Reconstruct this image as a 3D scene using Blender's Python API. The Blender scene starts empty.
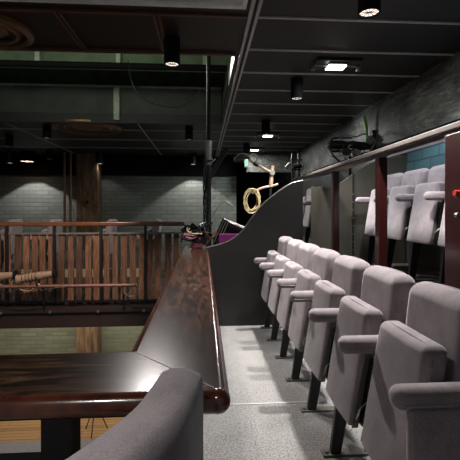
import bpy, bmesh, math, random
from mathutils import Vector, Matrix
random.seed(7)
scene = bpy.context.scene
COL = scene.collection
TH = math.radians(3.86)
EYE = 1.40

def W(u, v, Y):
    """world point at depth Y that the photograph shows at (u, v)"""
    t = (u - 230) / 400.0; s = (210 - v) / 400.0
    dx = math.sin(TH) + t * math.cos(TH); dy = math.cos(TH) - t * math.sin(TH)
    k = Y / dy
    return Vector((dx * k, Y, EYE + s * k))

# ------------------------------------------------------------------ materials
def lin(c):
    return tuple(((x/255)/12.92 if x/255 <= .04045 else ((x/255+.055)/1.055)**2.4) for x in c) + (1,)

class NT:
    def __init__(s, name):
        s.m = bpy.data.materials.new(name); s.m.use_nodes = True
        s.t = s.m.node_tree; s.n = s.t.nodes; s.b = s.n['Principled BSDF']
    def node(s, typ, **kw):
        x = s.n.new(typ)
        for k, v in kw.items():
            if k in x.inputs: x.inputs[k].default_value = v
            else: setattr(x, k, v)
        return x
    def link(s, a, b): s.t.links.new(a, b)
    def setp(s, **kw):
        for k, v in kw.items(): s.b.inputs[k.replace('_', ' ')].default_value = v
    def coords(s, scale=(1, 1, 1), kind='Object', loc=(0, 0, 0)):
        tc = s.node('ShaderNodeTexCoord'); mp = s.node('ShaderNodeMapping')
        mp.inputs['Scale'].default_value = scale; mp.inputs['Location'].default_value = loc
        s.link(tc.outputs[kind], mp.inputs['Vector']); return mp.outputs['Vector']
    def noise(s, vec, scale, detail=4, rough=.6, dist=0):
        x = s.node('ShaderNodeTexNoise', Scale=scale, Detail=detail, Roughness=rough, Distortion=dist)
        s.link(vec, x.inputs['Vector']); return x.outputs['Fac']
    def ramp(s, fac, stops):
        r = s.node('ShaderNodeValToRGB'); e = r.color_ramp.elements
        while len(e) < len(stops): e.new(.5)
        for i, (p, c) in enumerate(stops): e[i].position = p; e[i].color = c if len(c) == 4 else lin(c)
        s.link(fac, r.inputs['Fac']); return r.outputs['Color']
    def bump(s, h, strength=.3, dist=.01):
        b = s.node('ShaderNodeBump', Strength=strength, Distance=dist)
        s.link(h, b.inputs['Height']); s.link(b.outputs['Normal'], s.b.inputs['Normal'])

def plain(name, c, rough=.5, metal=0, var=.12, scale=12, bump=0, coat=0, spec=.5):
    t = NT(name); c = lin(c)
    v = t.coords()
    f = t.noise(v, scale)
    a = tuple(max(0, x*(1-var)) for x in c[:3]) + (1,); b = tuple(x*(1+var) for x in c[:3]) + (1,)
    t.link(t.ramp(f, [(.3, a), (.7, b)]), t.b.inputs['Base Color'])
    t.setp(Roughness=rough, Metallic=metal, Coat_Weight=coat, Coat_Roughness=.12, Specular_IOR_Level=spec)
    if bump: t.bump(f, bump, .004)
    return t.m

def fabric(name, c1, c2):
    t = NT(name); v = t.coords()
    w = t.noise(v, 420, 2, .7); l = t.noise(v, 9, 3)
    mx = t.node('ShaderNodeMath', operation='MULTIPLY_ADD'); mx.inputs[1].default_value = .65
    t.link(w, mx.inputs[0]); 
    m2 = t.node('ShaderNodeMath', operation='MULTIPLY'); m2.inputs[1].default_value = .35
    t.link(l, m2.inputs[0]); t.link(m2.outputs[0], mx.inputs[2])
    t.link(t.ramp(mx.outputs[0], [(.36, c1), (.64, c2)]), t.b.inputs['Base Color'])
    t.setp(Roughness=.95, Sheen_Weight=.35, Sheen_Roughness=.5, Specular_IOR_Level=.2)
    t.bump(w, .25, .0015)
    return t.m

def wood(name, stops, stretch, scale=3, rough=.3, coat=0, rnd=False, bump=.1):
    t = NT(name); v = t.coords(stretch)
    if rnd:
        oi = t.node('ShaderNodeObjectInfo'); ad = t.node('ShaderNodeVectorMath', operation='ADD')
        sc = t.node('ShaderNodeMath', operation='MULTIPLY'); sc.inputs[1].default_value = 50
        t.link(oi.outputs['Random'], sc.inputs[0]); t.link(v, ad.inputs[0]); t.link(sc.outputs[0], ad.inputs[1]); v = ad.outputs[0]
    f = t.noise(v, scale, 8, .62, 1.6)
    col = t.ramp(f, stops)
    if rnd:
        hs = t.node('ShaderNodeHueSaturation'); mr = t.node('ShaderNodeMapRange')
        mr.inputs['To Min'].default_value = .55; mr.inputs['To Max'].default_value = 1.5
        t.link(oi.outputs['Random'], mr.inputs['Value']); t.link(mr.outputs[0], hs.inputs['Value']); t.link(col, hs.inputs['Color']); col = hs.outputs['Color']
    t.link(col, t.b.inputs['Base Color'])
    t.setp(Roughness=rough, Coat_Weight=coat, Coat_Roughness=.12)
    t.bump(f, bump, .003)
    return t.m

def brick(name, c, mortar, axis, h=.14, w=.42, rough=.7, var=.15):
    t = NT(name); tc = t.node('ShaderNodeTexCoord'); sp = t.node('ShaderNodeSeparateXYZ'); cb = t.node('ShaderNodeCombineXYZ')
    t.link(tc.outputs['Object'], sp.inputs[0]); t.link(sp.outputs[axis], cb.inputs['X']); t.link(sp.outputs['Z'], cb.inputs['Y'])
    b = t.node('ShaderNodeTexBrick', Scale=1.0); b.inputs['Brick Width'].default_value = w; b.inputs['Row Height'].default_value = h
    b.inputs['Mortar Size'].default_value = .012; b.inputs['Mortar Smooth'].default_value = .4
    c = lin(c)
    b.inputs['Color1'].default_value = tuple(x*(1-var) for x in c[:3]) + (1,)
    b.inputs['Color2'].default_value = tuple(x*(1+var) for x in c[:3]) + (1,)
    b.inputs['Mortar'].default_value = lin(mortar)
    t.link(cb.outputs[0], b.inputs['Vector']); t.link(b.outputs['Color'], t.b.inputs['Base Color'])
    iv = t.node('ShaderNodeMath', operation='SUBTRACT'); iv.inputs[0].default_value = 1; t.link(b.outputs['Fac'], iv.inputs[1])
    t.bump(iv.outputs[0], .6, .01); t.setp(Roughness=rough)
    return t.m

def emit(name, c, s):
    t = NT(name); t.setp(Base_Color=lin(c), Emission_Color=lin(c), Emission_Strength=s); return t.m

M = {}
M['fabric'] = fabric('mauve_grey_fabric', (110, 99, 102), (160, 149, 152))
M['fabric_pipe'] = fabric('fabric_piping', (122, 113, 117), (166, 155, 159))
M['fabric_dark'] = fabric('charcoal_fabric', (58, 55, 60), (88, 83, 89))
M['black'] = plain('black_metal', (20, 20, 22), .42)
M['black_matte'] = plain('black_matte', (8, 8, 9), .8, spec=.2)
M['steel'] = plain('brushed_steel', (165, 165, 165), .3, .9)
M['dull_steel'] = plain('dull_steel', (128, 124, 118), .45, .6)
M['ledge_x'] = wood('dark_ledge_wood_x', [(.3, (14, 8, 6)), (.47, (40, 25, 17)), (.6, (82, 56, 40)), (.75, (120, 94, 74))], (1.2, 9, 9), 2.2, .2, .1, bump=.05)
M['ledge_y'] = wood('dark_ledge_wood_y', [(.3, (14, 8, 6)), (.45, (38, 22, 15)), (.58, (72, 44, 31)), (.75, (110, 78, 60))], (7, 1.6, 7), 2.4, .2, .1, bump=.05)
M['nosing'] = wood('red_brown_lacquer', [(.3, (52, 24, 14)), (.7, (98, 52, 34))], (3, 3, 3), 2, .2, .6)
M['post'] = plain('oxblood_lacquer', (40, 10, 9), .3, coat=.4)
M['rail_cap'] = plain('grey_rail_cap', (98, 90, 86), .45, .2)
M['handrail'] = wood('warm_brown_handrail', [(.3, (80, 45, 28)), (.7, (122, 72, 46))], (1, 8, 8), 3, .3, .3)
M['slat'] = wood('weathered_slat', [(.25, (52, 33, 24)), (.5, (104, 70, 50)), (.7, (142, 102, 76)), (.9, (172, 136, 108))], (7, 7, .9), 3.2, .6, 0, True, .3)
M['timber'] = wood('old_timber', [(.25, (56, 42, 30)), (.5, (118, 92, 66)), (.75, (160, 130, 98))], (3.5, 3.5, .5), 2.2, .7, 0, False, .4)
M['brick_grey'] = brick('painted_grey_brick', (112, 116, 110), (92, 96, 90), 'X', .115, .36)
M['brick_cream'] = brick('cream_green_brick', (132, 134, 112), (118, 120, 98), 'X', .12, .44)
M['brick_teal'] = brick('painted_teal_brick', (66, 98, 106), (50, 80, 88), 'Y', .125, .34)
M['ceiling'] = plain('charcoal_ceiling_panel', (30, 27, 26), .55, 0, .15, 3)
M['ceil_brown'] = plain('brown_ceiling_panel', (40, 26, 20), .5, 0, .2, 3)
M['rib'] = plain('ceiling_rib', (176, 170, 170), .5)
M['rib_brown'] = plain('brown_ceiling_rib', (98, 66, 54), .5)
M['duct'] = plain('galvanised_duct', (190, 190, 186), .6, 0, .1, 5)
M['greensteel'] = plain('green_painted_steel', (92, 108, 82), .5, .1, .3, 4)
M['flange'] = plain('pale_flange', (160, 166, 148), .5, .2, .3, 9)
M['web'] = plain('grey_green_web', (60, 66, 56), .55, .1, .45, 2.5)
M['panel'] = plain('charcoal_panel', (40, 38, 37), .5, 0, .12, 5)
M['panel_olive'] = plain('olive_brown_panel', (74, 70, 60), .55, 0, .12, 5)
M['edge'] = plain('panel_edge_strip', (78, 74, 70), .5, .3)
M['floor_dark'] = plain('dark_balcony_floor', (52, 44, 40), .8)
M['cream'] = plain('cream_riser', (176, 160, 136), .7)
M['gold'] = plain('bronze_ring', (138, 104, 74), .4, .4)
M['beige'] = plain('beige_cable', (176, 158, 120), .55)
M['pinkpipe'] = plain('pinkish_brown_pipe', (136, 98, 88), .45, .3)
M['lamp_body'] = plain('tan_lamp_body', (168, 142, 120), .45, .2, .25, 10)
M['pink'] = plain('magenta_cable', (122, 60, 74), .55)
M['purple'] = plain('purple_case', (104, 26, 92), .5)
M['green'] = plain('green_tube', (96, 150, 60), .5)
M['brown_fascia'] = plain('dark_brown_fascia', (48, 34, 30), .6)
M['black_gloss'] = plain('black_shell', (22, 22, 23), .3)
M['pale_strip'] = plain('pale_carpet_joint', (186, 183, 178), .8)
M['white_edge'] = plain('pale_duct_edge', (226, 226, 222), .6)
M['red'] = plain('red_plastic', (196, 56, 36), .4)
M['grey_strip'] = plain('grey_strip', (122, 116, 118), .6)
M['led'] = emit('led_panel', (236, 240, 232), 9)
M['bulb_cool'] = emit('lamp_glow', (255, 240, 228), 1.4)
M['bulb_bright'] = emit('warm_lamp_glow', (255, 220, 190), 6)
M['exit'] = emit('green_sign_glow', (10, 130, 70), .6)

def carpet():
    t = NT('beige_grey_carpet'); v = t.coords()
    f = t.noise(v, 75, 5, .85); g = t.noise(v, 5, 4, .6)
    a = t.ramp(f, [(.34, (96, 93, 90)), (.66, (186, 184, 182))])
    b = t.ramp(g, [(.3, (234, 232, 230)), (.7, (255, 255, 255))])
    mx = t.node('ShaderNodeMix', data_type='RGBA', blend_type='MULTIPLY'); mx.inputs['Factor'].default_value = 1
    t.link(a, mx.inputs[6]); t.link(b, mx.inputs[7]); t.link(mx.outputs[2], t.b.inputs['Base Color'])
    t.setp(Roughness=.97, Specular_IOR_Level=.15); t.bump(f, .5, .004)
    return t.m
M['carpet'] = carpet()
def rough_wall():
    t = NT('dark_rough_wall'); v = t.coords((1, .45, 2.6))
    f = t.noise(v, 1.8, 8, .65, 2.4)
    g = t.noise(t.coords((1, .9, 1.4), loc=(3, 1, 7)), 1.3, 5, .6, .8)
    f = t.noise(v, 3.2, 8, .7, 3.2)
    mx = t.node('ShaderNodeMath', operation='MULTIPLY'); t.link(f, mx.inputs[0]); t.link(g, mx.inputs[1])
    t.link(t.ramp(mx.outputs[0], [(.14, (14, 14, 13)), (.2, (44, 43, 40)), (.27, (74, 73, 69)), (.38, (122, 120, 114))]), t.b.inputs['Base Color'])
    t.setp(Roughness=.6); t.bump(mx.outputs[0], .25, .02)
    return t.m
M['roughwall'] = rough_wall()
def planks():
    t = NT('tan_plank_floor'); v = t.coords((1, 1, 1))
    b = t.node('ShaderNodeTexBrick', Scale=1.0); b.inputs['Brick Width'].default_value = 1.8; b.inputs['Row Height'].default_value = .12
    b.inputs['Mortar Size'].default_value = .006
    b.inputs['Color1'].default_value = lin((168, 128, 84)); b.inputs['Color2'].default_value = lin((134, 98, 62)); b.inputs['Mortar'].default_value = lin((60, 42, 26))
    t.link(v, b.inputs['Vector']); t.link(b.outputs['Color'], t.b.inputs['Base Color']); t.setp(Roughness=.4)
    return t.m
M['planks'] = planks()

# ------------------------------------------------------------------ mesh helpers
class MB:
    def __init__(s): s.bm = bmesh.new()
    def box(s, x0, x1, y0, y1, z0, z1, rot=None):
        c = Vector(((x0+x1)/2, (y0+y1)/2, (z0+z1)/2))
        m = Matrix.Translation(c) @ (rot.to_4x4() if rot else Matrix()) @ Matrix.Diagonal((abs(x1-x0), abs(y1-y0), abs(z1-z0), 1))
        bmesh.ops.create_cube(s.bm, size=1, matrix=m); return s
    def cyl(s, p0, p1, r0, r1=None, seg=16, caps=True):
        r1 = r0 if r1 is None else r1
        p0 = Vector(p0); p1 = Vector(p1); d = p1-p0
        q = Vector((0, 0, 1)).rotation_difference(d.normalized())
        m = Matrix.Translation((p0+p1)/2) @ q.to_matrix().to_4x4()
        bmesh.ops.create_cone(s.bm, cap_ends=caps, segments=seg, radius1=r0, radius2=r1, depth=d.length, matrix=m); return s
    def tube(s, pts, r, seg=8, closed=False):
        pts = [Vector(p) for p in pts]; n = len(pts); rings = []
        up = Vector((0.13, 0.21, 1)).normalized()
        for i, p in enumerate(pts):
            a = pts[(i-1) % n] if (closed or i > 0) else p
            b = pts[(i+1) % n] if (closed or i < n-1) else p
            t = (b-a).normalized()
            x = up.cross(t)
            if x.length < .05: x = Vector((1, 0, 0)).cross(t)
            x.normalize(); y = t.cross(x)
            rr = r[i] if isinstance(r, (list, tuple)) else r
            rings.append([s.bm.verts.new(p + x*rr*math.cos(2*math.pi*k/seg) + y*rr*math.sin(2*math.pi*k/seg)) for k in range(seg)])
        for i in range(n if closed else n-1):
            A, B = rings[i], rings[(i+1) % n]
            for k in range(seg): s.bm.faces.new((A[k], A[(k+1) % seg], B[(k+1) % seg], B[k]))
        if not closed:
            s.bm.faces.new(rings[0][::-1]); s.bm.faces.new(rings[-1])
        return s
    def prism(s, outline, axis, a, b):
        """outline: list of 2-D points; extruded along axis from a to b (axis 'Y': points are x,z; 'X': y,z; 'Z': x,y)"""
        def P(p, t):
            return {'Y': (p[0], t, p[1]), 'X': (t, p[0], p[1]), 'Z': (p[0], p[1], t)}[axis]
        A = [s.bm.verts.new(P(p, a)) for p in outline]; B = [s.bm.verts.new(P(p, b)) for p in outline]
        n = len(outline)
        s.bm.faces.new(A); s.bm.faces.new(B[::-1])
        for i in range(n): s.bm.faces.new((A[i], B[i], B[(i+1) % n], A[(i+1) % n]))
        return s
    def pad(s, c, half, r, fn=None, mid=4, cr=3):
        """cushion: box with rounded edges of radius r, then deformed by fn"""
        hx, hy, hz = half
        def co(h):
            rr = min(r, h*.98)
            L = [-h + rr*(1-math.tan(math.radians(45*(1-i/cr)))) for i in range(cr+1)]
            inner = [L[-1] + (-L[-1]*2)*k/mid for k in range(1, mid)]
            return L + inner + [-x for x in L[::-1]]
        X, Y, Z = co(hx), co(hy), co(hz); cache = {}
        def V(i, j, k):
            key = (i, j, k)
            if key not in cache:
                p = Vector((X[i], Y[j], Z[k]))
                q = Vector([max(-(h-min(r, h*.98)), min(h-min(r, h*.98), v)) for v, h in zip(p, half)])
                d = p-q
                if d.length > 1e-9: d = d.normalized()*min(r, min(half)*.98 if False else r)
                o = q+d
                o = Vector([max(-h, min(h, v)) for v, h in zip(o, half)])
                o += Vector(c)
                cache[key] = s.bm.verts.new(fn(o) if fn else o)
            return cache[key]
        nx, ny, nz = len(X)-1, len(Y)-1, len(Z)-1
        for i in range(nx):
            for j in range(ny):
                s.bm.faces.new((V(i, j, 0), V(i, j+1, 0), V(i+1, j+1, 0), V(i+1, j, 0)))
                s.bm.faces.new((V(i, j, nz), V(i+1, j, nz), V(i+1, j+1, nz), V(i, j+1, nz)))
        for i in range(nx):
            for k in range(nz):
                s.bm.faces.new((V(i, 0, k), V(i+1, 0, k), V(i+1, 0, k+1), V(i, 0, k+1)))
                s.bm.faces.new((V(i, ny, k), V(i, ny, k+1), V(i+1, ny, k+1), V(i+1, ny, k)))
        for j in range(ny):
            for k in range(nz):
                s.bm.faces.new((V(0, j, k), V(0, j, k+1), V(0, j+1, k+1), V(0, j+1, k)))
                s.bm.faces.new((V(nx, j, k), V(nx, j+1, k), V(nx, j+1, k+1), V(nx, j, k+1)))
        return s
    def ring(s, c, prof, seg=48):
        """lathe a closed profile [(r,z)...] about the vertical through c"""
        R = []
        for k in range(seg):
            a = 2*math.pi*k/seg
            R.append([s.bm.verts.new((c[0]+r*math.cos(a), c[1]+r*math.sin(a), c[2]+z)) for r, z in prof])
        n = len(prof)
        for k in range(seg):
            for i in range(n):
                s.bm.faces.new((R[k][i], R[(k+1) % seg][i], R[(k+1) % seg][(i+1) % n], R[k][(i+1) % n]))
        return s
    def build(s, name, mat, parent=None, smooth=True, bevel=0, origin=None):
        bmesh.ops.recalc_face_normals(s.bm, faces=s.bm.faces)
        if origin is not None: bmesh.ops.translate(s.bm, verts=s.bm.verts, vec=-Vector(origin))
        me = bpy.data.meshes.new(name); s.bm.to_mesh(me); s.bm.free()
        if smooth:
            for p in me.polygons: p.use_smooth = True
            me.set_sharp_from_angle(angle=math.radians(42))
        me.materials.append(mat)
        o = bpy.data.objects.new(name, me); COL.objects.link(o)
        if origin is not None: o.location = origin
        if parent: o.parent = parent
        if bevel:
            b = o.modifiers.new('bevel', 'BEVEL'); b.width = bevel; b.segments = 3; b.limit_method = 'ANGLE'
        return o

def empty(name, loc, label, cat, group=None, rz=0):
    o = bpy.data.objects.new(name, None); COL.objects.link(o); o.location = loc; o.rotation_euler.z = rz
    o.empty_display_size = .1
    return tag(o, label, cat, group)
def tag(o, label, cat, group=None, kind=None):
    o['label'] = label; o['category'] = cat
    if group: o['group'] = group
    if kind: o['kind'] = kind
    return o
def struct(o): o['kind'] = 'structure'; return o
KIDS = {}
def kids(o): return [c for c in COL.objects if c.parent == o]
def copy_tree(o, parent=None):
    c = o.copy(); COL.objects.link(c)
    if parent: c.parent = parent
    for ch in kids(o): copy_tree(ch, c)
    return c
def spline(pts, n=8):
    pts = [Vector(p) for p in pts]; out = []
    for i in range(len(pts)-1):
        p0 = pts[max(i-1, 0)]; p1 = pts[i]; p2 = pts[i+1]; p3 = pts[min(i+2, len(pts)-1)]
        for k in range(n):
            t = k/n
            out.append(.5*((2*p1)+(p2-p0)*t+(2*p0-5*p1+4*p2-p3)*t*t+(-p0+3*p1-3*p2+p3)*t**3))
    out.append(pts[-1]); return out

# ------------------------------------------------------------------ the setting
CZ = 3.0      # ceiling height
struct(MB().box(-.17, 1.46, 1.1, 14, -.16, 0).box(-4, 1.46, -1.2, 1.1, -.16, 0).build('floor', M['carpet'], smooth=False))
struct(MB().box(1.46, 2.6, -1.2, 14, -.16, .72).build('trim_1', M['floor_dark'], smooth=False))   # raised platform of the back row
struct(MB().box(-9, -.35, 5.68, 12, -.12, .15).build('trim_2', M['floor_dark'], smooth=False))
struct(MB().box(-9, -.35, 7.6, 7.63, .15, .3).build('trim_3', M['cream'], smooth=False))
struct(MB().box(-9, -.35, 7.63, 12, .15, .3).build('trim_14', M['floor_dark'], smooth=False))
struct(MB().box(-9, -.17, 5.48, 5.68, -.17, .1).box(-9, -.17, 5.44, 5.48, .04, .1).build('trim_4', M['brown_fascia'], smooth=False))
struct(MB().box(-9, 1.4, 8.9, 12.05, -3.8, -3.6).build('floor_stage', M['planks'], smooth=False))
struct(MB().box(-9, 1.4, 8.5, 8.9, -3.8, -3.59).build('trim_5', M['grey_strip'], smooth=False))
struct(MB().box(-9, 1.4, 1.5, 8.5, -4.0, -3.85).build('floor_pit', M['black_matte'], smooth=False))
# back wall: upper painted grey brick, lower cream brick
struct(MB().box(-9, 1.0, 12, 12.2, .0, 3.2).build('wall_back', M['brick_grey'], smooth=False))
struct(MB().box(-9, 1.4, 12, 12.2, -3.8, 0).build('wall_stage_back', M['brick_cream'], smooth=False))
struct(MB().box(1.0, 2.6, 13.5, 13.6, 0, 3.2).build('wall_far', M['black_matte'], smooth=False))
struct(MB().box(1.2, 2.6, 11.0, 11.1, 2.45, 3.02).build('trim_6', M['roughwall'], smooth=False))
struct(MB().box(2.6, 2.75, -1.2, 4.95, 1.45, 2.32).build('wall_right', M['brick_teal'], smooth=False))
struct(MB().box(2.6, 2.75, -1.2, 14, -.16, 1.45).box(2.6, 2.75, 4.95, 14, 1.45, 2.32).build('wall_right_lower', M['panel'], smooth=False))
struct(MB().box(2.57, 2.75, -1.2, 14, 2.32, 3.2).build('wall_right_upper', M['roughwall'], smooth=False))
struct(MB().box(-9.1, -9, -1.2, 12.2, -4, 3.6).build('wall_left', M['brick_grey'], smooth=False))

# ceiling with the rectangular opening
OX1, OY0, OY1 = .33, 4.08, 7.25
struct(MB().box(OX1, 2.75, -1.2, 14, CZ, CZ+.12).build('ceiling', M['ceiling'], smooth=False))
struct(MB().box(-9, OX1, -1.2, OY0, CZ, CZ+.12).build('ceiling_near', M['ceil_brown'], smooth=False))
struct(MB().box(-9, OX1, OY1, 14, CZ, CZ+.12).build('ceiling_far', M['ceiling'], smooth=False))
struct(MB().box(-9, 1.2, 3.6, 7.8, 4.3, 4.4).box(-9, 1.2, 7.7, 7.8, 3.12, 4.3).box(-9, 1.2, 3.5, 3.6, 3.12, 4.4).box(-9.1, -9, 3.5, 7.8, 3.12, 4.4).build('ceiling_upper', M['greensteel'], smooth=False))
b = MB()      # ribs right of the opening
for i in range(-2, 16):
    y = 3.28 + .665*i
    if y < 13.5: b.box(.45, 2.57, y-.012, y+.012, CZ-.014, CZ)
struct(b.build('trim_7', M['rib'], smooth=False))
struct(MB().box(.37, .395, -1, 14, CZ-.03, CZ).box(.425, .45, -1, 14, CZ-.03, CZ).build('trim_8', M['rib'], smooth=False))
b = MB()
for x in (-1.95, -1.17, -.38):
    b.box(x-.03, x-.008, 3.25, OY0, CZ-.02, CZ).box(x+.008, x+.03, 3.25, OY0, CZ-.02, CZ)
b.box(-9, .36, 3.26, 3.29, CZ-.02, CZ); b.box(-9, .33, OY0-.04, OY0, CZ-.03, CZ)
struct(b.build('trim_9', M['rib_brown'], smooth=False))
struct(MB().box(-9, .36, OY1, OY1+.05, CZ-.05, CZ).build('trim_16', M['ceiling'], smooth=False))
b = MB()
for y in (8.1, 9.2, 10.4): b.box(-9, .36, y-.008, y+.008, CZ-.02, CZ)
for x in (-3.6, -1.2): b.box(x-.008, x+.008, OY1, 12, CZ-.02, CZ)
struct(b.build('trim_10', M['rib'], smooth=False))
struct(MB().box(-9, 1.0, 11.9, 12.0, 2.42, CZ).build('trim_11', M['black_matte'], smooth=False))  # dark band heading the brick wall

# deep beam across the opening
beam = empty('steel_beam', (-2, 7.3, CZ), 'deep grey-green steel beam with stiffeners across the ceiling opening', 'beam')
def under(b, name, mat, par, **k):
    o = b.build(name, mat, None, **k); o.parent = par; o.matrix_parent_inverse = Matrix.Translation(-Vector(par.location)); return o
def under_rot(o, par):
    o.parent = par; return o
under(MB().box(-9, .33, 7.28, 7.32, CZ, 3.585), 'web', M['web'], beam, smooth=False)
under(MB().box(-9, .33, 7.2, 7.46, 3.585, 3.61), 'flange', M['flange'], beam, smooth=False)
for u in (-40, 117):
    x = W(u, 100, 7.25).x
    under(MB().box(x-.05, x+.05, 7.2, 7.28, CZ+.0, 3.585), 'stiffener', M['flange'], beam, smooth=False)
beam2 = empty('roof_beam', (-2, 6.4, 3.9), 'green painted roof beam above a black pipe, highest in the ceiling opening', 'beam')
under(MB().box(-9, .6, 6.4, 6.44, 3.5+.12, 4.3), 'web', M['greensteel'], beam2, smooth=False)
for u in (37, 118, 205):
    x = W(u, 60, 6.3).x
    under(MB().box(x-.035, x+.035, 6.3, 6.4, 3.64, 4.3), 'stiffener', M['flange'], beam2, smooth=False)
under(MB().box(-9, .6, 6.28, 6.4, 3.6, 3.63), 'flange', M['flange'], beam2, smooth=False)
tag(MB().cyl((-8.9, 6.1, 3.56), (.5, 6.1, 3.56), .05).build('black_pipe', M['black_matte'], origin=(-4, 6.1, 3.56)), 'thick black horizontal pipe running under the green roof beam', 'pipe')
tag(MB().prism([(OX1, 3.12), (OX1+.1, 3.12), (OX1+.25, 4.3), (OX1+.1, 4.3)], 'Y', 4.1, 7.6).build('opening_lining', M['greensteel'], smooth=False), 'pale green lining board along the right side of the ceiling opening', 'panel')
o = MB().box(-9, OX1, OY0-.06, OY0, 3.12, 4.3).build('trim_12', M['black_matte'], smooth=False); struct(o)
# broken white plaster line at the near lip
for (u0, u1) in ((22, 40), (42, 58), (62, 90), (140, 158)):
    pass
# hanging cable in opening
tag(MB().tube(spline([W(128, 60, 5.9), W(131, 80, 5.8), W(140, 96, 5.8), W(158, 105, 5.8), W(178, 107, 5.8), W(190, 101, 5.8), W(200, 90, 5.8)]), .008).build('loose_cable', M['black'], origin=W(140, 96, 5.8)), 'thin black cable drooping in front of the grey beam in the opening', 'cable')

# grey duct at the top edge of the picture
du = empty('air_duct', (-1.5, 2.8, 2.85), 'grey metal duct with pale edge along the top of the photo', 'duct')
under(MB().box(-4, .28, 2.0, 2.84, 2.87, 2.99), 'casing', M['duct'], du, smooth=False)
under(MB().box(-4, .31, 2.84, 2.88, 2.85, 2.99).box(.28, .31, 2.0, 2.84, 2.85, 2.99), 'edge_flange', M['white_edge'], du, smooth=False)

# round diffusers
def diffuser(loc, R, label, mat_in):
    e = empty('ceiling_diffuser', loc, label, 'ceiling diffuser', 'round ceiling diffusers')
    MB().ring((0, 0, 0), [(R, 0), (R, -.035), (R*.9, -.06), (R*.84, -.045), (R*.84, 0)]).build('rim', M['gold'], e)
    MB().ring((0, 0, 0), [(R*.72, -.012), (R*.68, -.04), (R*.6, -.04), (R*.62, -.012)]).build('inner_ring', M['gold'], e)
    MB().cyl((0, 0, -.0), (0, 0, -.012), R*.85, seg=40).build('back_plate', mat_in, e)
    MB().ring((0, 0, 0), [(.001, -.05), (R*.3, -.045), (R*.42, -.012), (.001, -.012)]).build('centre_cone', M['gold'], e)
    return e
p = W(-2, 42, 3.78); diffuser((p.x-.02, 3.66, CZ), .36, 'large bronze round ceiling diffuser in the top left corner', M['black'])
p = W(87, 128, 7.8); diffuser((p.x, 7.85, CZ), .64, 'round ceiling diffuser beyond the opening, with warm ribbed centre', M['timber'])

# ------------------------------------------------------------------ ceiling lamps
def downlight(x, y, label, r=.075, L=.25, energy=0, bulb='bulb_cool', ang=95, blend=.6, tint=(1, .97, .94)):
    e = empty('downlight', (x, y, CZ), label, 'ceiling lamp', 'black cylinder downlights')
    MB().ring((0, 0, 0), [(r, 0), (r, -L), (r*.86, -L), (r*.86, -L+.03), (.001, -L+.03), (.001, 0)], 28).build('housing', M['black_matte'], e)
    MB().cyl((0, 0, -L+.012), (0, 0, -L+.03), r*.84, seg=24).build('lens', M[bulb], e)
    b = MB()
    for k in range(5):
        a = k*math.pi/5; c, s_ = math.cos(a)*r*.84, math.sin(a)*r*.84
        b.cyl((-c, -s_, -L+.008), (c, s_, -L+.008), .0028, seg=6)
    b.build('grille', M['dull_steel'], e)
    if energy:
        l = bpy.data.lights.new('lamp_beam', 'SPOT'); l.energy = energy; l.spot_size = math.radians(ang); l.spot_blend = blend; l.color = tint; l.shadow_soft_size = .05
        lo = bpy.data.objects.new('lamp_beam', l); COL.objects.link(lo); lo.location = (0, 0, -L-.01); lo.parent = e
    return e
DL = [
 (1.14, 2.68, 'black cylinder downlight at the top edge, nearest above the seats', 330, 'bulb_cool'),
 (1.14, 4.80, 'black cylinder downlight above the middle of the front row', 330, 'bulb_cool'),
 (1.12, 7.10, 'black cylinder downlight just in front of the small lit panel', 60, 'bulb_cool'),
 (1.05, 9.6, 'farthest black cylinder downlight on the right, beside the exit sign', 40, 'bulb_cool'),
 (-.75, -.35, 'unseen black cylinder downlight added behind the viewpoint to light the foreground chair', 130, 'bulb_cool'),  # out of view, added to brighten the foreground chair
 (W(172, 66, 3.75).x, 3.75, 'large black cylinder downlight hanging at the near lip of the opening', 110, 'bulb_cool'),
 (W(189, 140, 7.7).x, 7.75, 'black cylinder downlight to the left of the vertical pole', 30, 'bulb_cool'),
 (W(46, 140, 7.7).x, 7.75, 'black cylinder downlight left of the far diffuser', 30, 'bulb_cool'),
 (W(7, 148, 8.7).x, 8.8, 'black cylinder downlight at the left edge of the photo', 20, 'bulb_cool'),
 (W(45, 160, 10.6).x, 10.9, 'smallest black cylinder downlight, right of the glowing one', 0, 'bulb_cool'),
]
for x, y, lab, en, bl in DL: downlight(x, y, lab, energy=en, bulb=bl)
downlight(W(28, 160, 11.4).x, 11.35, 'wide black downlight with bright warm lens above the brick wall', r=.2, L=.27, energy=110, bulb='bulb_bright', ang=104, blend=.12)
# second lens seen just under the middle downlight
for u in (10, 100, 193):
    p = W(u, 164, 11.5)
    e = empty('recessed_light', (p.x, 11.5, CZ), {10: 'small recessed lamp left of the glowing downlight', 100: 'small recessed lamp above the timber column', 193: 'small recessed lamp left of the pole, over the brick wall'}[u], 'ceiling lamp', 'recessed lamps near the back wall')
    MB().ring((0, 0, 0), [(.11, 0), (.11, -.3), (.09, -.3), (.09, 0)], 24).build('rim', M['black'], e)
    MB().cyl((0, 0, -.27), (0, 0, -.285), .09, seg=20).build('lens', M['bulb_cool'], e)
    if u != 10:
        l = bpy.data.lights.new('lamp_beam', 'SPOT'); l.energy = 80 if u == 193 else 5; l.spot_size = math.radians(104); l.spot_blend = .12; l.color = (1, .97, .93); l.shadow_soft_size = .05
        lo = bpy.data.objects.new('lamp_beam', l); COL.objects.link(lo); lo.location = (0, 0, -.31); lo.parent = e

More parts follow.
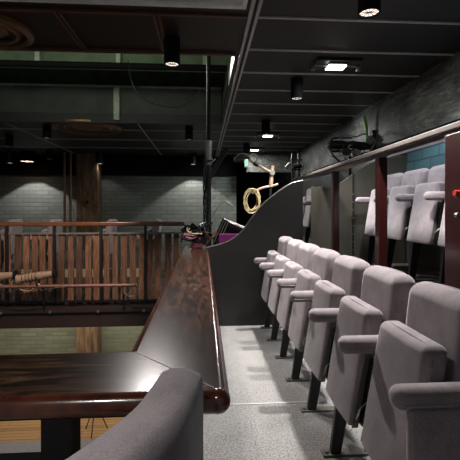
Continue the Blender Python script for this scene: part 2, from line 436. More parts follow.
def led(x, y, label, energy, w=.19, hw=.27):
    e = empty('led_flood', (x, y, CZ), label, 'flood light', 'square flood lights on the ceiling')
    MB().box(-hw*.9, hw*.9, -hw*.55, hw*.55, -.035, 0).box(-.1, .1, -.1, .1, -.05, -.03).build('housing', M['black'], e, smooth=False, bevel=.006)
    MB().box(-w/2, w/2, -w*.36, w*.36, -.062, -.05).build('light_panel', M['led'], e, smooth=False)
    MB().box(-hw, -hw*.85, -.02, .02, -.09, 0).box(hw*.85, hw, -.02, .02, -.09, 0).box(-hw, hw, -.02, .02, -.044, -.036).build('bracket', M['dull_steel'], e, smooth=False)
    l = bpy.data.lights.new('flood', 'AREA'); l.energy = energy; l.size = w*.9; l.color = (.95, 1, .97)
    lo = bpy.data.objects.new('flood', l); COL.objects.link(lo); lo.location = (0, 0, -.066); lo.parent = e
p = W(340, 52, 4.0); led(p.x+.04, 4.25, 'bright square flood light flat on the ceiling above the seats', 14)
p = W(267, 134, 8.4); led(p.x, 8.3, 'lit flood light hanging behind the third downlight', 22)
p = W(254, 149, 10.4); led(p.x, 10.3, 'farthest lit flood light beside the green exit sign', 45)

ex = empty('exit_sign', W(246, 160, 10.9), 'narrow green glowing exit sign seen edge-on beside the far bulkhead', 'exit sign')
MB().box(-.05, .05, -.03, .03, -.2, .2).build('sign_case', M['black'], ex, smooth=False)
MB().box(-.03, .04, -.036, -.03, -.17, .17).build('sign_face', M['exit'], ex, smooth=False)

struct(MB().box(-.1, .9, 2.86, 2.875, 0, .004).build('trim_15', M['pale_strip'], smooth=False))
# ------------------------------------------------------------------ seats
PITCH = .5
def sq(p):        # seat pad leans back with height
    t = (p.x+.165)/.10                      # 0 at the front face, 1 at the rear
    th = .032 + .055*min(1, max(0, (p.z-.58)/.18))
    y = p.y
    if p.z > .80: y *= 1 - .06*((p.z-.80)/.115)**2
    return Vector((-.185 + max(0, t)*th + (p.z-.64)*.16 - .012*math.cos(p.y*6.2)*(1-t), y, p.z))
def bk(p):
    t = p.z-.75
    y = p.y
    if p.z > .98: y *= 1 - .08*((p.z-.98)/.12)**2
    return Vector((p.x + t*.10 + .012*math.cos(p.y*5), y, p.z))
def arm_part(par, y):
    o = MB().pad((-.145, y, .797), (.162, .041, .038), .036, mid=3).build('armrest', M['fabric'], par)
    MB().tube([(-.305, y, .792), (-.28, y-.040, .785), (0, y-.0415, .785)], .004, 6).build('piping', M['fabric_pipe'], o)
def leg_part(par, y):
    b = MB()
    b.prism([(-.185, .005), (-.125, .005), (-.03, .5), (.02, .775), (-.15, .775), (-.12, .55)], 'Y', y-.017, y+.017)
    b.build('leg', M['black'], par, smooth=False, bevel=.005)
    MB().box(-.23, .06, y-.03, y+.03, 0, .012).cyl((-.205, y, .01), (-.205, y, .02), .012).cyl((.03, y, .01), (.03, y, .02), .012).build('foot_plate', M['dull_steel'], par, smooth=False)
def make_seat(name='tip_up_seat'):
    # local frame: origin on the floor, x = 0 under the armrest's rear, chair faces -x, near arm at y = -PITCH/2
    r = bpy.data.objects.new(name, None); COL.objects.link(r); r.empty_display_size = .1
    o = MB().pad((.0, 0, .795), (.060, .212, .30), .055, bk, 6).build('backrest', M['fabric'], r)
    pts = []
    for y, z in ((-.216, .56), (-.218, .8), (-.214, 1.02), (-.195, 1.065), (-.16, 1.088), (0, 1.095), (.16, 1.088), (.195, 1.065), (.214, 1.02), (.218, .8), (.216, .56)):
        pts.append(bk(Vector((.025, y*.965, z-.002))))
    MB().tube(spline(pts, 4), .004, 6).build('piping', M['fabric_pipe'], o)
    s = MB().pad((-.115, .012, .655), (.05, .193, .27), .03, sq, 6).build('seat', M['fabric'], r)
    pts = []
    for y, z in ((-.178, .42), (-.181, .6), (-.181, .85), (-.165, .90), (-.135, .917), (.012, .921), (.16, .917), (.19, .90), (.205, .85), (.205, .6), (.2, .42)):
        pts.append(sq(Vector((-.135, y*.995, z+.006))))
    MB().tube(spline(pts, 4), .004, 6).build('piping', M['fabric_pipe'], s)
    MB().pad((-.112, 0, .555), (.048, .2, .17), .03, lambda p: Vector((p.x+(p.z-.555)*.16, p.y, p.z)), 3).build('seat_pan', M['black_gloss'], r)
    for sy in (-1, 1):
        MB().prism([(-.222, .388), (-.192, .388), (-.14, .70), (-.16, .70)], 'Y', sy*.193+.012, sy*.199+.012).cyl((-.206, sy*.193+.012, .41), (-.206, sy*.203+.012, .41), .008, seg=10).build('side_bracket', M['dull_steel'], r, smooth=False)
    MB().tube([(-.20, -.19, .43), (-.195, -.215, .49), (-.165, -.222, .52), (-.09, -.222, .55), (-.06, -.205, .57), (-.05, -.2, .62)], .004, 6).build('spring_wire', M['steel'], r)
    arm_part(r, -PITCH/2); leg_part(r, -PITCH/2)
    return r
seat0 = make_seat()
XF = .91
G1 = 'tip-up seats of the front row'
names = ['nearest', 'second', 'third', 'fourth', 'fifth', 'sixth', 'farthest']
for k in range(7):
    s = copy_tree(seat0)
    yc = 1.25 + PITCH*k + PITCH/2
    s.location = (XF, yc, 0); s.name = 'tip_up_seat'
    extra = {0: ', with a padded side panel', 6: ', touching the curved panel'}.get(k, ' from the camera')
    tag(s, '%s mauve-grey tip-up seat of the front row%s' % (names[k], extra), 'seat', G1)
    if k == 0:
        MB().pad((-.02, -PITCH/2-.026, .40), (.245, .018, .375), .016, mid=3).build('side_panel', M['fabric'], s)
    if k == 6:
        arm_part(s, PITCH/2-.042); leg_part(s, PITCH/2-.042)
G2 = 'tip-up seats of the raised back row'
lab2 = ['mauve-grey tip-up seat of the back row half hidden by the thick right post',
        'pale tip-up seat of the back row, next to the thick right post',
        'pale tip-up seat of the back row, between its two neighbours, right of the thin post',
        'pale tip-up seat of the back row, behind the thin post against the olive panel']
for k in range(4):
    s = copy_tree(seat0); s.location = (XF+1.24, 2.72 + .5*k + .25, .72)
    tag(s, lab2[k], 'seat', G2)
    if k == 3:
        arm_part(s, PITCH/2); leg_part(s, PITCH/2)
lab2b = ['pale tip-up seat seen through the gap beyond the olive panel', 'farthest pale tip-up seat beyond the olive panel']
for k in range(2):
    s = copy_tree(seat0); s.location = (XF+1.1, 6.9 + .5*k, .72); tag(s, lab2b[k], 'seat', 'seats beyond the olive panel')
lab3 = ['mauve seat behind the slatted railing, leftmost', 'mauve seat behind the slatted railing, left of the two thin pipes',
        'mauve seat behind the slatted railing, right of the timber column', 'mauve seat behind the slatted railing, nearest the pole']
for k, u in enumerate((19, 60, 116, 161)):
    p = W(u, 222, 6.9)
    s = copy_tree(seat0); s.location = (p.x-.1, 6.9, .15); s.rotation_euler.z = 0; tag(s, lab3[k], 'seat', 'seats behind the far railing')
for c in kids(seat0):
    for g in kids(c): bpy.data.objects.remove(g)
    bpy.data.objects.remove(c)
bpy.data.objects.remove(seat0)

# ------------------------------------------------------------------ timber ledge (two mitred arms)
LT = .92
def nose(n=7, r=.032):
    return [(r*math.sin(math.pi*i/n), r*math.cos(math.pi*i/n)) for i in range(n+1)]
led1 = empty('timber_ledge', (-.1, 3, LT), 'dark glossy timber ledge running away from the camera to the pole', 'ledge')
b = MB(); b.prism([(.041, 1.073), (.041, 5.1), (-.222, 5.1), (-.222, 1.368)], 'Z', LT-.064, LT)
under(b, 'board', M['ledge_y'], led1, smooth=False)
def edge_tube(pts, r):
    return MB().tube(pts, r, 16)
under(edge_tube([(.041, 1.075, LT-.032), (.041, 5.1, LT-.032)], .0325), 'nosing', M['nosing'], led1)
under(edge_tube([(-.222, 1.368, LT-.032), (-.222, 5.4, LT-.032)], .0325), 'nosing', M['nosing'], led1)
led2 = empty('bar_ledge', (-1, 1.23, LT), 'dark glossy timber bar ledge crossing the lower left, with a rounded front', 'ledge')
b = MB(); b.prism([(.041, 1.073), (-.222, 1.368), (-4, 1.368), (-4, 1.073)], 'Z', LT-.064, LT)
under(b, 'board', M['ledge_x'], led2, smooth=False)
under(edge_tube([(.041, 1.075, LT-.032), (-4, 1.075, LT-.032)], .0325), 'nosing', M['nosing'], led2)
under(edge_tube([(-.222, 1.368, LT-.032), (-4, 1.368, LT-.032)], .0325), 'nosing', M['nosing'], led2)
under(MB().pad((.041, 1.075, LT-.032), (.033, .033, .033), .032, mid=2), 'corner', M['nosing'], led2)
# mitre line
under(MB().prism([(.030, 1.075), (.033, 1.078), (-.226, 1.373), (-.229, 1.370)], 'Z', LT-.001, LT+.0012), 'mitre_joint', M['edge'], led2, smooth=False)
x0 = W(47, 440, 1.25).x; x1 = W(77, 440, 1.25).x
tag(MB().box(x0, x1, 1.2, 1.29, -.16, LT-.064).box(x0-.05, x1+.05, 1.15, 1.34, LT-.075, LT-.064).build('ledge_post', M['black'], smooth=False, bevel=.004), 'black square post holding up the bar ledge', 'post')
struct(MB().box(-.17, -.11, 1.4, 5.4, 0, LT-.064).build('wall_parapet', M['panel'], smooth=False))
struct(MB().box(-9, -.17, 1.1, 1.16, -.3, 0).box(-.2, -.17, 1.1, 5.5, -.3, 0).build('trim_13', M['black'], smooth=False))

# ------------------------------------------------------------------ curved end panel of the front row
YP = 4.82
top = [W(u, v, YP) for u, v in ((206, 248.5), (227, 242.6), (241, 233), (251, 220), (262, 206), (276, 194), (289.5, 185), (297, 182.3), (303, 181))]
top = spline(top, 6)
ep = empty('curved_end_panel', (.6, YP, 0), 'charcoal end panel with an S-curved top closing the front row', 'panel')
out = [(p.x, p.z) for p in top]
out = [(out[0][0]+.02, 0)] + [(out[0][0]+.02, out[0][1])] + out[1:] + [(out[-1][0], 0)]
under(MB().prism(out, 'Y', YP, YP+.04), 'board', M['panel'], ep, smooth=False)
b = MB().tube([(p.x, YP+.018, p.z+.004) for p in top], .012, 6)
under(b, 'edge_strip', M['edge'], ep)
# partition of the raised back row
YQ = 4.95
q = [W(u, v, YQ) for u, v in ((312, 186), (322, 188), (334, 186), (345, 180), (356, 172), (368, 165), (380, 160), (398, 157))]
q = spline(q, 5); out = [(p.x, p.z) for p in q]
out = [(out[0][0], .695)] + out + [(2.57, out[-1][1]), (2.57, .695)]
pp = empty('back_row_partition', (2, YQ, .695), 'olive-brown partition panel with curved top at the end of the back row', 'panel')
under(MB().prism(out, 'Y', YQ, YQ+.04), 'board', M['panel_olive'], pp, smooth=False)
xs = W(353, 200, YQ).x
b = MB().box(xs-.008, xs+.008, YQ-.006, YQ, .7, q[20].z-.02)
under(b, 'joint_strip', M['black'], pp, smooth=False)
b = MB()
for i in range(9): b.cyl((xs, YQ-.012, .8+.1*i), (xs, YQ-.004, .8+.1*i), .008, seg=8)
under(b, 'rivets', M['steel'], pp)

# ------------------------------------------------------------------ guard rail before the back row
gr = empty('guard_rail', (1.5, 4, .695), 'oxblood-posted guard rail with flat grey cap sloping across the right', 'railing')
under(MB().box(1.43, 1.57, 1.0, 6.4, 1.865, 1.9), 'rail_cap', M['rail_cap'], gr, smooth=False, bevel=.006)
under(MB().box(1.47, 1.53, 1.0, 6.4, 1.835, 1.865), 'under_bar', M['steel'], gr, smooth=False)
for y, w in ((6.11, .035), (4.45, .036), (3.28, .038), (2.20, .075)):
    under(MB().box(1.5-w, 1.5+w, y-w, y+w, .695, 1.84), 'post', M['post'], gr, smooth=False, bevel=.006)
    under(MB().box(1.5-w-.03, 1.5+w-.002, y-w-.03, y+w+.03, .695, .71), 'base_plate', M['black'], gr, smooth=False)
p = W(456, 193, 2.08)
hd = empty('red_grab_bar', p, 'short red bar fixed to the thick right post', 'bar')
MB().cyl((-.01, 0, 0), (.25, .0, .0), .016).build('grip', M['red'], hd)
MB().cyl((.0, 0, -.02), (.25, 0, -.02), .006).build('support_rod', M['steel'], hd)
MB().cyl((0.03, .05, -.0), (0.03, -.0, 0), .014).build('fixing', M['black'], hd)
p = W(457, 215, 2.12)
tag(MB().cyl((p.x, 2.125, p.z), (p.x, 2.105, p.z), .014).cyl((p.x, 2.105, p.z), (p.x, 2.10, p.z), .008).build('round_bolt', M['steel'], origin=p), 'round steel bolt head on the thick right post', 'bolt')

# ------------------------------------------------------------------ far balcony railing
YR = 5.6
rl = empty('slatted_railing', (-2, YR, .1), 'brown handrail railing with weathered timber slats across the far balcony', 'railing')
RT = W(100, 224, YR).z
under(MB().box(-4.2, -.26, YR-.05, YR+.05, RT-.025, RT+.03), 'handrail', M['handrail'], rl, smooth=False, bevel=.012)
under(MB().box(-4.2, -.26, YR-.012, YR+.012, RT-.14, RT-.115), 'upper_bar', M['dull_steel'], rl, smooth=False)
under(MB().box(-4.2, -.26, YR-.012, YR+.012, .14, .165), 'lower_bar', M['black'], rl, smooth=False)
for u in (-40, 5, 53, 100, 145):
    x = W(u, 260, YR-.06).x
    under(MB().box(x-.018, x+.018, YR-.03, YR+.01, .1, RT-.02), 'post', M['black'], rl, smooth=False)
    under(MB().cyl((x, YR-.17, .05), (x, YR-.1, .05), .018, seg=12), 'knob', M['dull_steel'], rl)
x = -3.4
while x < -.34:
    w = random.uniform(.07, .098); h = random.uniform(-.015, .015); tl = random.uniform(-.012, .012)
    n = 9; L = []; R = []
    for i in range(n+1):
        z = .12 + (RT-.13-.12)*i/n
        L.append((x - w/2 + tl*i/n + random.uniform(-.005, .005), z)); R.append((x + w/2 + tl*i/n + random.uniform(-.005, .005), z))
    cy = YR+.032
    b = MB().prism(L + R[::-1], 'Y', cy-.012, cy+.012)
    o = b.build('slat', M['slat'], None, smooth=False, origin=(x, cy, .7)); o.parent = rl; o.matrix_parent_inverse = Matrix.Translation(-Vector(rl.location))
    x += w + random.uniform(.03, .05)

# timber column and thin pipes near the back wall
c0 = W(76, 250, 11.5).x; c1 = W(97.5, 250, 11.5).x
tag(MB().box(c0, c1, 11.5, 11.95, .3, CZ).build('timber_column', M['timber'], smooth=False, bevel=.02), 'thick old timber column before the grey brick wall, behind the railing', 'column')
tag(MB().box(c0, c1, 11.5, 11.95, -3.6, -.12).build('timber_column', M['timber'], smooth=False, bevel=.02), 'lower timber column below the far balcony, against the cream wall', 'column')
tag(MB().cyl((W(87, 202, 11.45).x, 11.5, W(87, 202, 11.45).z), (W(87, 202, 11.45).x, 11.46, W(87, 202, 11.45).z), .05).build('column_bolt', M['black']), 'dark round bolt on the thick timber column', 'bolt')
for u, lab in ((64.5, 'left one of two thin bronze pipes rising beside the timber column'), (70.5, 'right one of two thin bronze pipes, nearer the timber column')):
    p = W(u, 200, 11.3); tag(MB().cyl((p.x, 11.3, .3), (p.x, 11.3, CZ), .035).build('thin_pipe', M['gold'], origin=(p.x, 11.3, .3)), lab, 'pipe', 'thin pipes by the timber column')

# ------------------------------------------------------------------ lighting bar on the balcony front
YB = 5.3
bz = W(60, 286, YB).z
bar = empty('lighting_bar', (-1.8, YB, bz), 'pinkish-brown horizontal pipe fixed before the slatted railing', 'pipe')
xe = W(137, 286, YB).x
under(MB().cyl((-3.4, YB, bz), (xe, YB, bz), .022), 'tube', M['pinkpipe'], bar)
for u in (-30, 40, 122):
    x = W(u, 286, YB).x
    under(MB().tube([(x, YB, bz), (x, YB+.1, bz-.05), (x, 5.44, .07)], .013), 'bracket', M['black'], bar)
def lantern(loc, rz, tilt, label, mat, L=.46, r=.055, group=None, drop=True):
    e = empty('stage_lantern', loc, label, 'stage light', group, rz)
    R = Matrix.Rotation(tilt, 3, 'Y')
    def P(x, y, z): return R @ Vector((x, y, z)) + Vector((0, 0, .13 if drop else 0))
    MB().cyl(P(-L*.5, 0, 0), P(L*.12, 0, 0), r, r, 20).cyl(P(L*.12, 0, 0), P(L*.42, 0, 0), r*.85, r*.8, 20).cyl(P(-L*.56, 0, 0), P(-L*.5, 0, 0), r*1.12, r*1.12, 20).build('body', mat, e)
    b = MB()
    for i in range(5): b.cyl(P(L*(-.4+.09*i), 0, 0), P(L*(-.385+.09*i), 0, 0), r*1.08, seg=20)
    b.build('cooling_fins', M['black'], e)
    MB().cyl(P(L*.42, 0, 0), P(L*.5, 0, 0), r*1.0, r*1.05, 20).build('lens_hood', M['black'], e)
    zc = .13 if drop else 0
    MB().tube([(0, -r*1.25, zc), (0, -r*1.25, zc-.06), (0, -r*.6, zc-.11), (0, r*.6, zc-.11), (0, r*1.25, zc-.06), (0, r*1.25, zc)], .007).build('yoke', M['black'], e)
    MB().tube([(.03*math.cos(a), 0, zc-.13+.03*math.sin(a)) for a in [i*.6 for i in range(10)]], .009).build('clamp', M['dull_steel'], e)
    MB().tube(spline([P(-L*.56, 0, 0), P(-L*.72, 0, -.02), (-L*.66, .01, zc-.13), (-L*.3, 0, zc-.19), (-.04, 0, zc-.15)], 6), .006).build('power_cable', M['beige'], e)
    return e
p = W(38, 286, YB); lantern((p.x, YB, bz), 0, -.16, 'tan lantern tilted upward on the pinkish bar, right one of two', M['lamp_body'], group='lanterns on the balcony bar')
p = W(0, 286, YB); lantern((p.x, YB, bz), 0, -.1, 'tan lantern on the pinkish bar, cut by the left edge', M['lamp_body'], L=.42, group='lanterns on the balcony bar')
p = W(131, 286, YB)
e = empty('bar_clamp', p, 'small open wire clamp at the right end of the pinkish bar', 'clamp')
MB().tube(spline([(-.09, 0, .0), (-.08, -.02, -.09), (-.02, -.02, -.13), (.06, -.02, -.12), (.09, -.02, -.04), (.08, 0, .02)], 5), .009).build('hook', M['dull_steel'], e)
MB().tube([(-.05, -.02, -.12), (.05, -.02, .03)], .008).build('rod', M['steel'], e)
tag(MB().tube(spline([W(0, 291, 5.25), W(20, 294, 5.22), W(45, 290, 5.22), W(70, 286, 5.27)]), .006).build('loose_cable', M['black'], origin=W(20, 294, 5.22)), 'thin cable sagging below the pinkish bar', 'cable')

# ------------------------------------------------------------------ pole and clutter where the ledge ends
PX = W(208.5, 200, 5.22).x
po = empty('scaffold_pole', (PX, 5.22, 0), 'tall dark steel pole rising from the ledge end into the ceiling opening', 'pole')
MB().cyl((0, 0, .0), (0, 0, 1.4+.72), .036).build('lower_tube', M['black'], po)
MB().cyl((0, 0, 2.1), (0, 0, 4.3), .026).build('upper_tube', M['black_matte'], po)
MB().cyl((0, 0, 2.07), (0, 0, 2.28), .047).cyl((0, 0, 2.05), (0, 0, 2.07), .052).cyl((0, 0, 2.28), (0, 0, 2.3), .052).build('coupler', M['steel'], po)
MB().cyl((0, 0, 1.985), (0, 0, 2.015), .046).tube([(0, -.04, 2.0), (.05, -.05, 2.02), (.09, -.05, 2.06)], .009).build('collar', M['steel'], po)
MB().cyl((0, 0, 1.18), (0, 0, 1.215), .046).build('collar', M['steel'], po)
for k in range(3):
    ph = k*2.1
    pts = [(PX-.045+.018*math.cos(ph+i*.9), 5.16+.012*math.sin(ph+i), .95+.07*i) for i in range(17)]
    tag(MB().tube(spline(pts, 4), .011).build('pole_cable', M[['black', 'black_matte', 'panel'][k]], origin=(PX, 5.16, .95)), 'dark cable strapped up the left side of the tall pole', 'cable', 'cables strapped to the pole')
tag(MB().tube([W(206, 183, 5.7), W(226, 150, 6.3)], .04).build('diagonal_brace', M['panel'], origin=W(206, 183, 5.7)), 'dark diagonal brace leaning behind the tall pole', 'brace')
rnd = random.Random(3)
def tangle(mat, c, sx, sz, n, r, label, name='cable_tangle', sy=.07):
    pts = []
    for i in range(n):
        pts.append(Vector((c[0]+rnd.uniform(-sx, sx), c[1]+rnd.uniform(-sy, sy), max(LT+.02, c[2]+rnd.uniform(-sz, sz)))))
    tag(MB().tube(spline(pts, 6), r, 6).build(name, M[mat], origin=c), label, 'cable', 'tangled cables at the ledge end')
cc = W(194, 233, 5.0)
tangle('black', cc, .18, .13, 26, .011, 'black cable tangle heaped on the far end of the ledge')
tangle('black_matte', (cc.x+.06, 5.0, cc.z), .17, .12, 22, .013, 'matt black cable coils around the foot of the pole')
tangle('beige', (cc.x, 4.95, cc.z+.02), .13, .08, 9, .008, 'thin beige cord looped through the black cable tangle')
tangle('pink', (cc.x-.02, 4.93, cc.z-.05), .15, .04, 10, .012, 'dull pink cable lying in the black cable tangle')
tangle('pinkpipe', (cc.x+.19, 4.95, cc.z-.06), .09, .1, 10, .008, 'brownish cord dangling right of the pole foot')
bx_ = W(197, 236, 4.98)
tag(MB().pad((bx_.x, 5.0, LT+.045), (.08, .05, .04), .02).build('pink_pouch', M['pink'], origin=bx_), 'dull pink pouch lying under the cable tangle', 'pouch')
tag(MB().tube(spline([W(212, 217, 5.3), W(222, 202, 5.3), W(230, 203, 5.3), W(236, 211, 5.3)]), .005, 6).build('thin_wire', M['dull_steel'], origin=W(222, 202, 5.3)), 'fine wire arching to the right of the pole', 'wire')
tag(MB().tube(spline([W(212, 222, 5.3), W(222, 217, 5.3), W(236, 212, 5.3)]), .005, 6).build('thin_wire', M['dull_steel'], origin=W(222, 217, 5.3)), 'short fine wire below the arching one, right of the pole', 'wire')

# console with silver frame and purple band behind the curved panel
cs = empty('equipment_case', (W(230, 240, 5.15).x, 5.15, 0), 'black open case with silver frame and purple front behind the curved panel', 'case')
a, b_, c_, d_ = W(224, 219, 5.15), W(246, 229, 5.15), W(234, 241, 5.12), W(214, 241, 5.12)
under(MB().prism([(d_.x, 0), (d_.x, d_.z), (a.x, a.z), (b_.x+.12, b_.z-.03), (b_.x+.12, 0)], 'Y', 5.16, 5.5), 'body', M['black_matte'], cs, smooth=False)
for off in (0, .035, .07):
    under(MB().tube([(d_.x+off, 5.12, d_.z-.02), (a.x+off*.8, 5.14, a.z-off*.5), (b_.x+.1, 5.14, b_.z-off*.5-.02)], .006), 'frame_bar', M['dull_steel'], cs)
pz = W(228, 234, 5.1).z
under(MB().box(d_.x+.06, b_.x+.02, 5.10, 5.16, pz-.22, pz), 'purple_band', M['purple'], cs, smooth=False, bevel=.006)

# jointed lighting arm with coiled cable
YA = 5.4
ja = empty('jointed_arm', (W(271, 186, YA).x, YA, 0), 'pale jointed pipe arm standing behind the curved panel, angled up to the left', 'lighting arm')
J = [W(249, 160, YA), W(272, 173, YA), W(272.5, 166, YA), W(270.5, 187, YA)]
under(MB().tube([J[0], J[1]], .02), 'upper_tube', M['lamp_body'], ja)
under(MB().tube([J[2], J[3]], .028), 'mast', M['lamp_body'], ja)
under(MB().tube([J[3], (J[3].x, YA, 0)], .02), 'mast_base', M['black'], ja)
under(MB().tube(spline([W(278, 184, YA), W(272, 186, YA), W(262, 188, YA), W(252, 193, YA)]), .017), 'lower_tube', M['lamp_body'], ja)
under(MB().cyl(J[1]-Vector((0, .04, 0)), J[1]+Vector((0, .04, 0)), .035), 'joint', M['dull_steel'], ja)
under(MB().cyl(W(256, 164, YA)-Vector((.03, 0, -.02)), W(256, 164, YA)+Vector((.03, 0, -.02)), .03), 'clamp', M['black'], ja)
pts = []
cl = W(252, 201, YA-.04)
for i in range(70):
    a = i*.48; rr = .10 + .025*math.sin(i*.37)
    pts.append(Vector((cl.x + rr*math.cos(a)*.95, cl.y + .03*math.sin(i*.21), cl.z + .02*math.sin(i*.5) + (rr+.03)*math.sin(a))))
tag(MB().tube(pts, .007, 6).build('coiled_cable', M['beige'], origin=cl), 'coil of yellowish-beige cable hanging on the jointed arm', 'cable')
lh = empty('small_lantern', W(241, 158, YA), 'small dark lamp head at the left tip of the jointed arm', 'stage light')
MB().cyl((-.1, 0, -.02), (.05, 0, .02), .035, .045, 16).cyl((.05, 0, .02), (.12, 0, .0), .03, .02).build('head', M['black'], lh)
MB().tube(spline([(-.1, -.03, -.03), (-.02, -.04, .05), (.08, -.03, .04), (.14, 0, -.04)], 5), .008).build('guard_wire', M['steel'], lh)
MB().tube(spline([(.1, 0, 0), (.16, 0, .06), (.22, 0, .02), (.2, 0, -.05)], 5), .008).build('cable_loop', M['beige'], lh)

# lamp cluster over the back row
YC = 5.9
cb = empty('wall_lamp_bracket', W(350, 152, YC), 'black bracket bar on the rough wall carrying dark lamps above the guard rail', 'bracket')
q0 = cb.location.copy()
MB().cyl((-.3, 0, 0), (.34, 0, .06), .02).box(.30, .34, -.02, .02, -.1, .3).box(-.02, .02, .0, .04, -.4, .15).build('bar', M['black'], cb, smooth=False)
for i, (u, v, s, lab) in enumerate(((341, 145, .34, 'long dark stage lantern at the left of the wall bracket'), (362, 146, .3, 'dark stage lantern right of the long one on the wall bracket'))):
    p = W(u, v, YC-.05)
    lantern(p, .15, -.05+.1*i, lab, M['black'], L=s, r=.065, group='lanterns on the wall bracket', drop=False)
for i, (u, v) in enumerate(((345, 152), (356, 153), (370, 140))):
    p = W(u, v, YC-.08)
    tag(MB().box(p.x-.05, p.x+.05, p.y-.04, p.y+.04, p.z-.05, p.z+.05, rot=Matrix.Rotation(.4*i, 3, 'Y')).cyl((p.x-.07, p.y, p.z), (p.x+.07, p.y, p.z+.02), .012).build('clamp_block', M[['black', 'dull_steel', 'dull_steel'][i]], origin=p, smooth=False),
        ['dark clamp block hanging under the long lantern', 'steel clamp block in the middle of the wall bracket', 'steel clamp block under the green tube'][i], 'clamp', 'clamps on the wall bracket')
for k, (pts, lab) in enumerate((
    ([(338, 139), (346, 135), (356, 137), (364, 134), (372, 138)], 'steel safety wire strung along the top of the wall lamps'),
    ([(340, 152), (346, 158), (354, 152), (362, 157), (372, 148), (376, 140)], 'pale safety wire hanging in loops below the wall lamps'))):
    tag(MB().tube(spline([W(u, v, YC-.16) for u, v in pts]), .009, 6).build('safety_wire', M['steel'], origin=W(355, 145, YC)), lab, 'wire')
p = W(374, 141, YC-.06)
tag(MB().box(p.x-.05, p.x+.05, p.y-.05, p.y+.05, p.z-.14, p.z+.16).box(p.x-.08, p.x+.08, p.y-.03, p.y+.03, p.z-.02, p.z+.02).build('junction_box', M['black'], origin=p, smooth=False, bevel=.006), 'black upright junction box at the right end of the wall bracket', 'box')
p = W(365, 124, YC-.05)
tag(MB().tube([W(364, 116, YC), W(366.5, 130, YC)], .028).tube([W(366.5, 130, YC), W(367, 142, YC)], .02).build('green_tube', M['green'], origin=p), 'upright bright green tube above the wall lamps', 'tube')
tag(MB().tube(spline([W(352, 138, YC-.1), W(340, 138, YC-.1), W(332, 139, YC-.1), W(329.5, 146, YC-.1), W(333, 155, YC-.1), W(340, 162, YC-.1)]), .014).build('hanging_cable', M['black'], origin=W(333, 150, YC)), 'thick black cable looping down from the wall lamps', 'cable')
c2 = W(297, 165, 8.6)
e = empty('wall_equipment', c2, 'dark rack of fittings on the rough wall left of the guard rail end', 'rack')
MB().box(-.12, -.08, -.02, .02, -.3, .25).box(.02, .06, -.02, .02, -.3, .25).box(-.14, .1, -.02, .02, .1, .13).box(-.14, .1, -.02, .02, -.12, -.09).build('rack_frame', M['black'], e, smooth=False)
MB().tube(spline([(-.25, 0, -.05), (-.15, 0, .05), (-.02, 0, 0), (.1, 0, .08), (.14, 0, -.1)], 5), .02).build('cable_bundle', M['dull_steel'], e)
MB().cyl((-.1, -.05, -.05), (.08, -.05, -.02), .05).build('lamp_can', M['black_matte'], e)

# ------------------------------------------------------------------ foreground tub chair
fc = empty('bar_chair', (-.45, .62, 0), 'blurred mauve upholstered chair with sloping back in the foreground, at the bar ledge', 'chair')
path = spline([(-.052, .975, 1.018), (-.068, .88, 1.02), (-.098, .775, 1.015), (-.180, .633, 1.01), (-.285, .52, 1.0), (-.42, .45, .98)], 6)
def swept(path, half, ht, fc, name, mat):
    b = MB(); rings = []
    n = len(path)
    for i, p in enumerate(path):
        a = path[max(0, i-1)]; c = path[min(n-1, i+1)]; t = (c-a); t.z = 0; t.normalize()
        s = Vector((-t.y, t.x, 0))
        h = half*(1 if 0 < i < n-1 else .75)
        prof = []
        K = 8
        for k in range(K+1):
            an = math.pi*k/K
            cs_, sn = math.cos(an), math.sin(an)
            prof.append(s*h*(abs(cs_)**.6)*(1 if cs_ > 0 else -1) + Vector((0, 0, -.045 + .045*(sn**.6))))
        prof.append(s*-h + Vector((0, 0, -ht))); prof.append(s*h + Vector((0, 0, -ht)))
        rings.append([b.bm.verts.new(p+q) for q in prof])
    m = len(rings[0])
    for i in range(n-1):
        for k in range(m): b.bm.faces.new((rings[i][k], rings[i][(k+1) % m], rings[i+1][(k+1) % m], rings[i+1][k]))
    b.bm.faces.new(rings[0]); b.bm.faces.new(rings[-1][::-1])
    return under(b, name, mat, fc)
back = swept(path, .055, .5, fc, 'backrest', M['fabric'])
sd = MB(); pth = [Vector((p.x+.054, p.y-.012, p.z-.03)) for p in path]
o = sd.tube(pth, .0045, 6).build('piping', M['fabric_pipe'], back); o.matrix_parent_inverse = Matrix.Translation(-Vector(fc.location))
under(MB().pad((-.42, .66, .50), (.27, .26, .06), .045), 'seat', M['fabric'], fc)
for x in (-.64, -.18):
    for y in (.45, .87):
        under(MB().cyl((x, y, 0), (x*.95-.02, y, .46), .014, .02), 'leg', M['black'], fc)

# stage stand seen below the ledge
st = empty('folding_stand', W(95, 428, 9.2)*1.0, 'thin black legs of a stand on the plank floor below the bar ledge', 'stand')
st.location.z = -3.6
for k in range(3):
    a = k*2.1+.5
    MB().tube([(.28*math.cos(a), .28*math.sin(a), 0), (0, 0, .7)], .012).build('leg', M['black'], st)
MB().tube([(0, 0, .68), (0, 0, 1.2)], .014).build('column', M['black'], st)

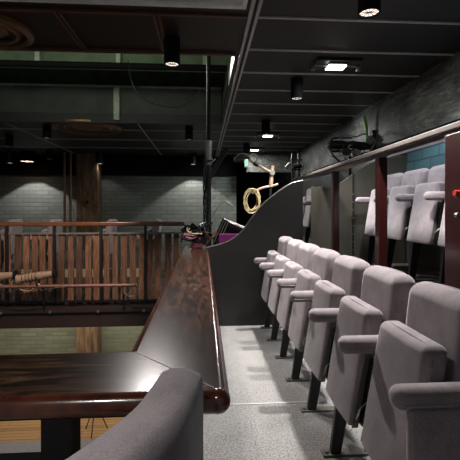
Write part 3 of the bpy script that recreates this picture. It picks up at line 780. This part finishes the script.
# ------------------------------------------------------------------ lights of the place and unseen fills
def area(name, loc, rot, size, energy, color, sy=None):
    l = bpy.data.lights.new(name, 'AREA'); l.energy = energy; l.color = color; l.size = size
    if sy: l.shape = 'RECTANGLE'; l.size_y = sy
    o = bpy.data.objects.new(name, l); COL.objects.link(o); o.location = loc; o.rotation_euler = rot; return o
def spot(name, loc, target, energy, color, ang=60, r=.08, blend=.5):
    l = bpy.data.lights.new(name, 'SPOT'); l.energy = energy; l.color = color; l.spot_size = math.radians(ang); l.spot_blend = blend; l.shadow_soft_size = r
    o = bpy.data.objects.new(name, l); COL.objects.link(o); o.location = loc
    o.rotation_euler = (Vector(target)-Vector(loc)).to_track_quat('-Z', 'Y').to_euler(); return o
# stage lighting from the void, left of the seats
spot('stage_wash', (-3.2, 3.9, 2.7), (1.0, 2.4, .8), 30, (1, .90, .86), 75, .10)
spot('stage_wash', (-2.8, 0.6, 2.85), (.9, 2.2, .8), 25, (1, .9, .86), 80, .2)
spot('high_stage_lamp', (-.75, 6.0, 3.75), (1.0, 2.4, .8), 420, (1, .93, .9), 50, .08)
# lamps under the far balcony
area('under_balcony_lamps', (-3.5, 10.2, -.2), (0, 0, 0), 5, 110, (1, .95, .84), 1.5)
area('under_balcony_lamps', (-.5, 10.2, -.2), (0, 0, 0), 1.5, 20, (1, .93, .8), 1.5)
# unseen warm fill spot brightening the railing and lanterns
spot('railing_fill', (-1.6, 3.2, 2.8), (-2.1, 5.6, .7), 300, (1, .82, .68), 50, .1)
# unseen area lights added above the opening to brighten the beams
area('void_fill', (-2.0, 4.45, 3.5), (math.radians(84), 0, 0), 4, 16, (.93, 1, .85), .25)
area('void_fill', (-2.0, 5.0, 4.2), (math.radians(35), 0, 0), 2, 4, (.93, 1, .85))
# spots without fixtures, aimed at the back row and rough wall
spot('back_row_spot', (1.75, 3.4, 2.85), (2.3, 3.6, 1.2), 90, (.88, .92, 1), 110, .06)
spot('wall_graze', (1.9, 6.6, 2.6), (2.57, 6.4, 2.35), 22, (.95, 1, .97), 120, .05, .8)

w = bpy.data.worlds.new('world'); scene.world = w; w.use_nodes = True
w.node_tree.nodes['Background'].inputs[0].default_value = (.85, .92, 1, 1)
w.node_tree.nodes['Background'].inputs[1].default_value = .12

# ------------------------------------------------------------------ camera
cam = bpy.data.cameras.new('camera'); co = bpy.data.objects.new('camera', cam); COL.objects.link(co)
cam.sensor_width = 36; cam.lens = 36*400/460; cam.shift_y = -20/460; cam.clip_start = .03
co.location = (0, 0, EYE); co.rotation_euler = (math.pi/2, 0, -TH)
scene.camera = co
scene.view_settings.view_transform = 'Standard'; scene.view_settings.look = 'None'
scene.view_settings.gamma = 1; scene.view_settings.exposure = .12
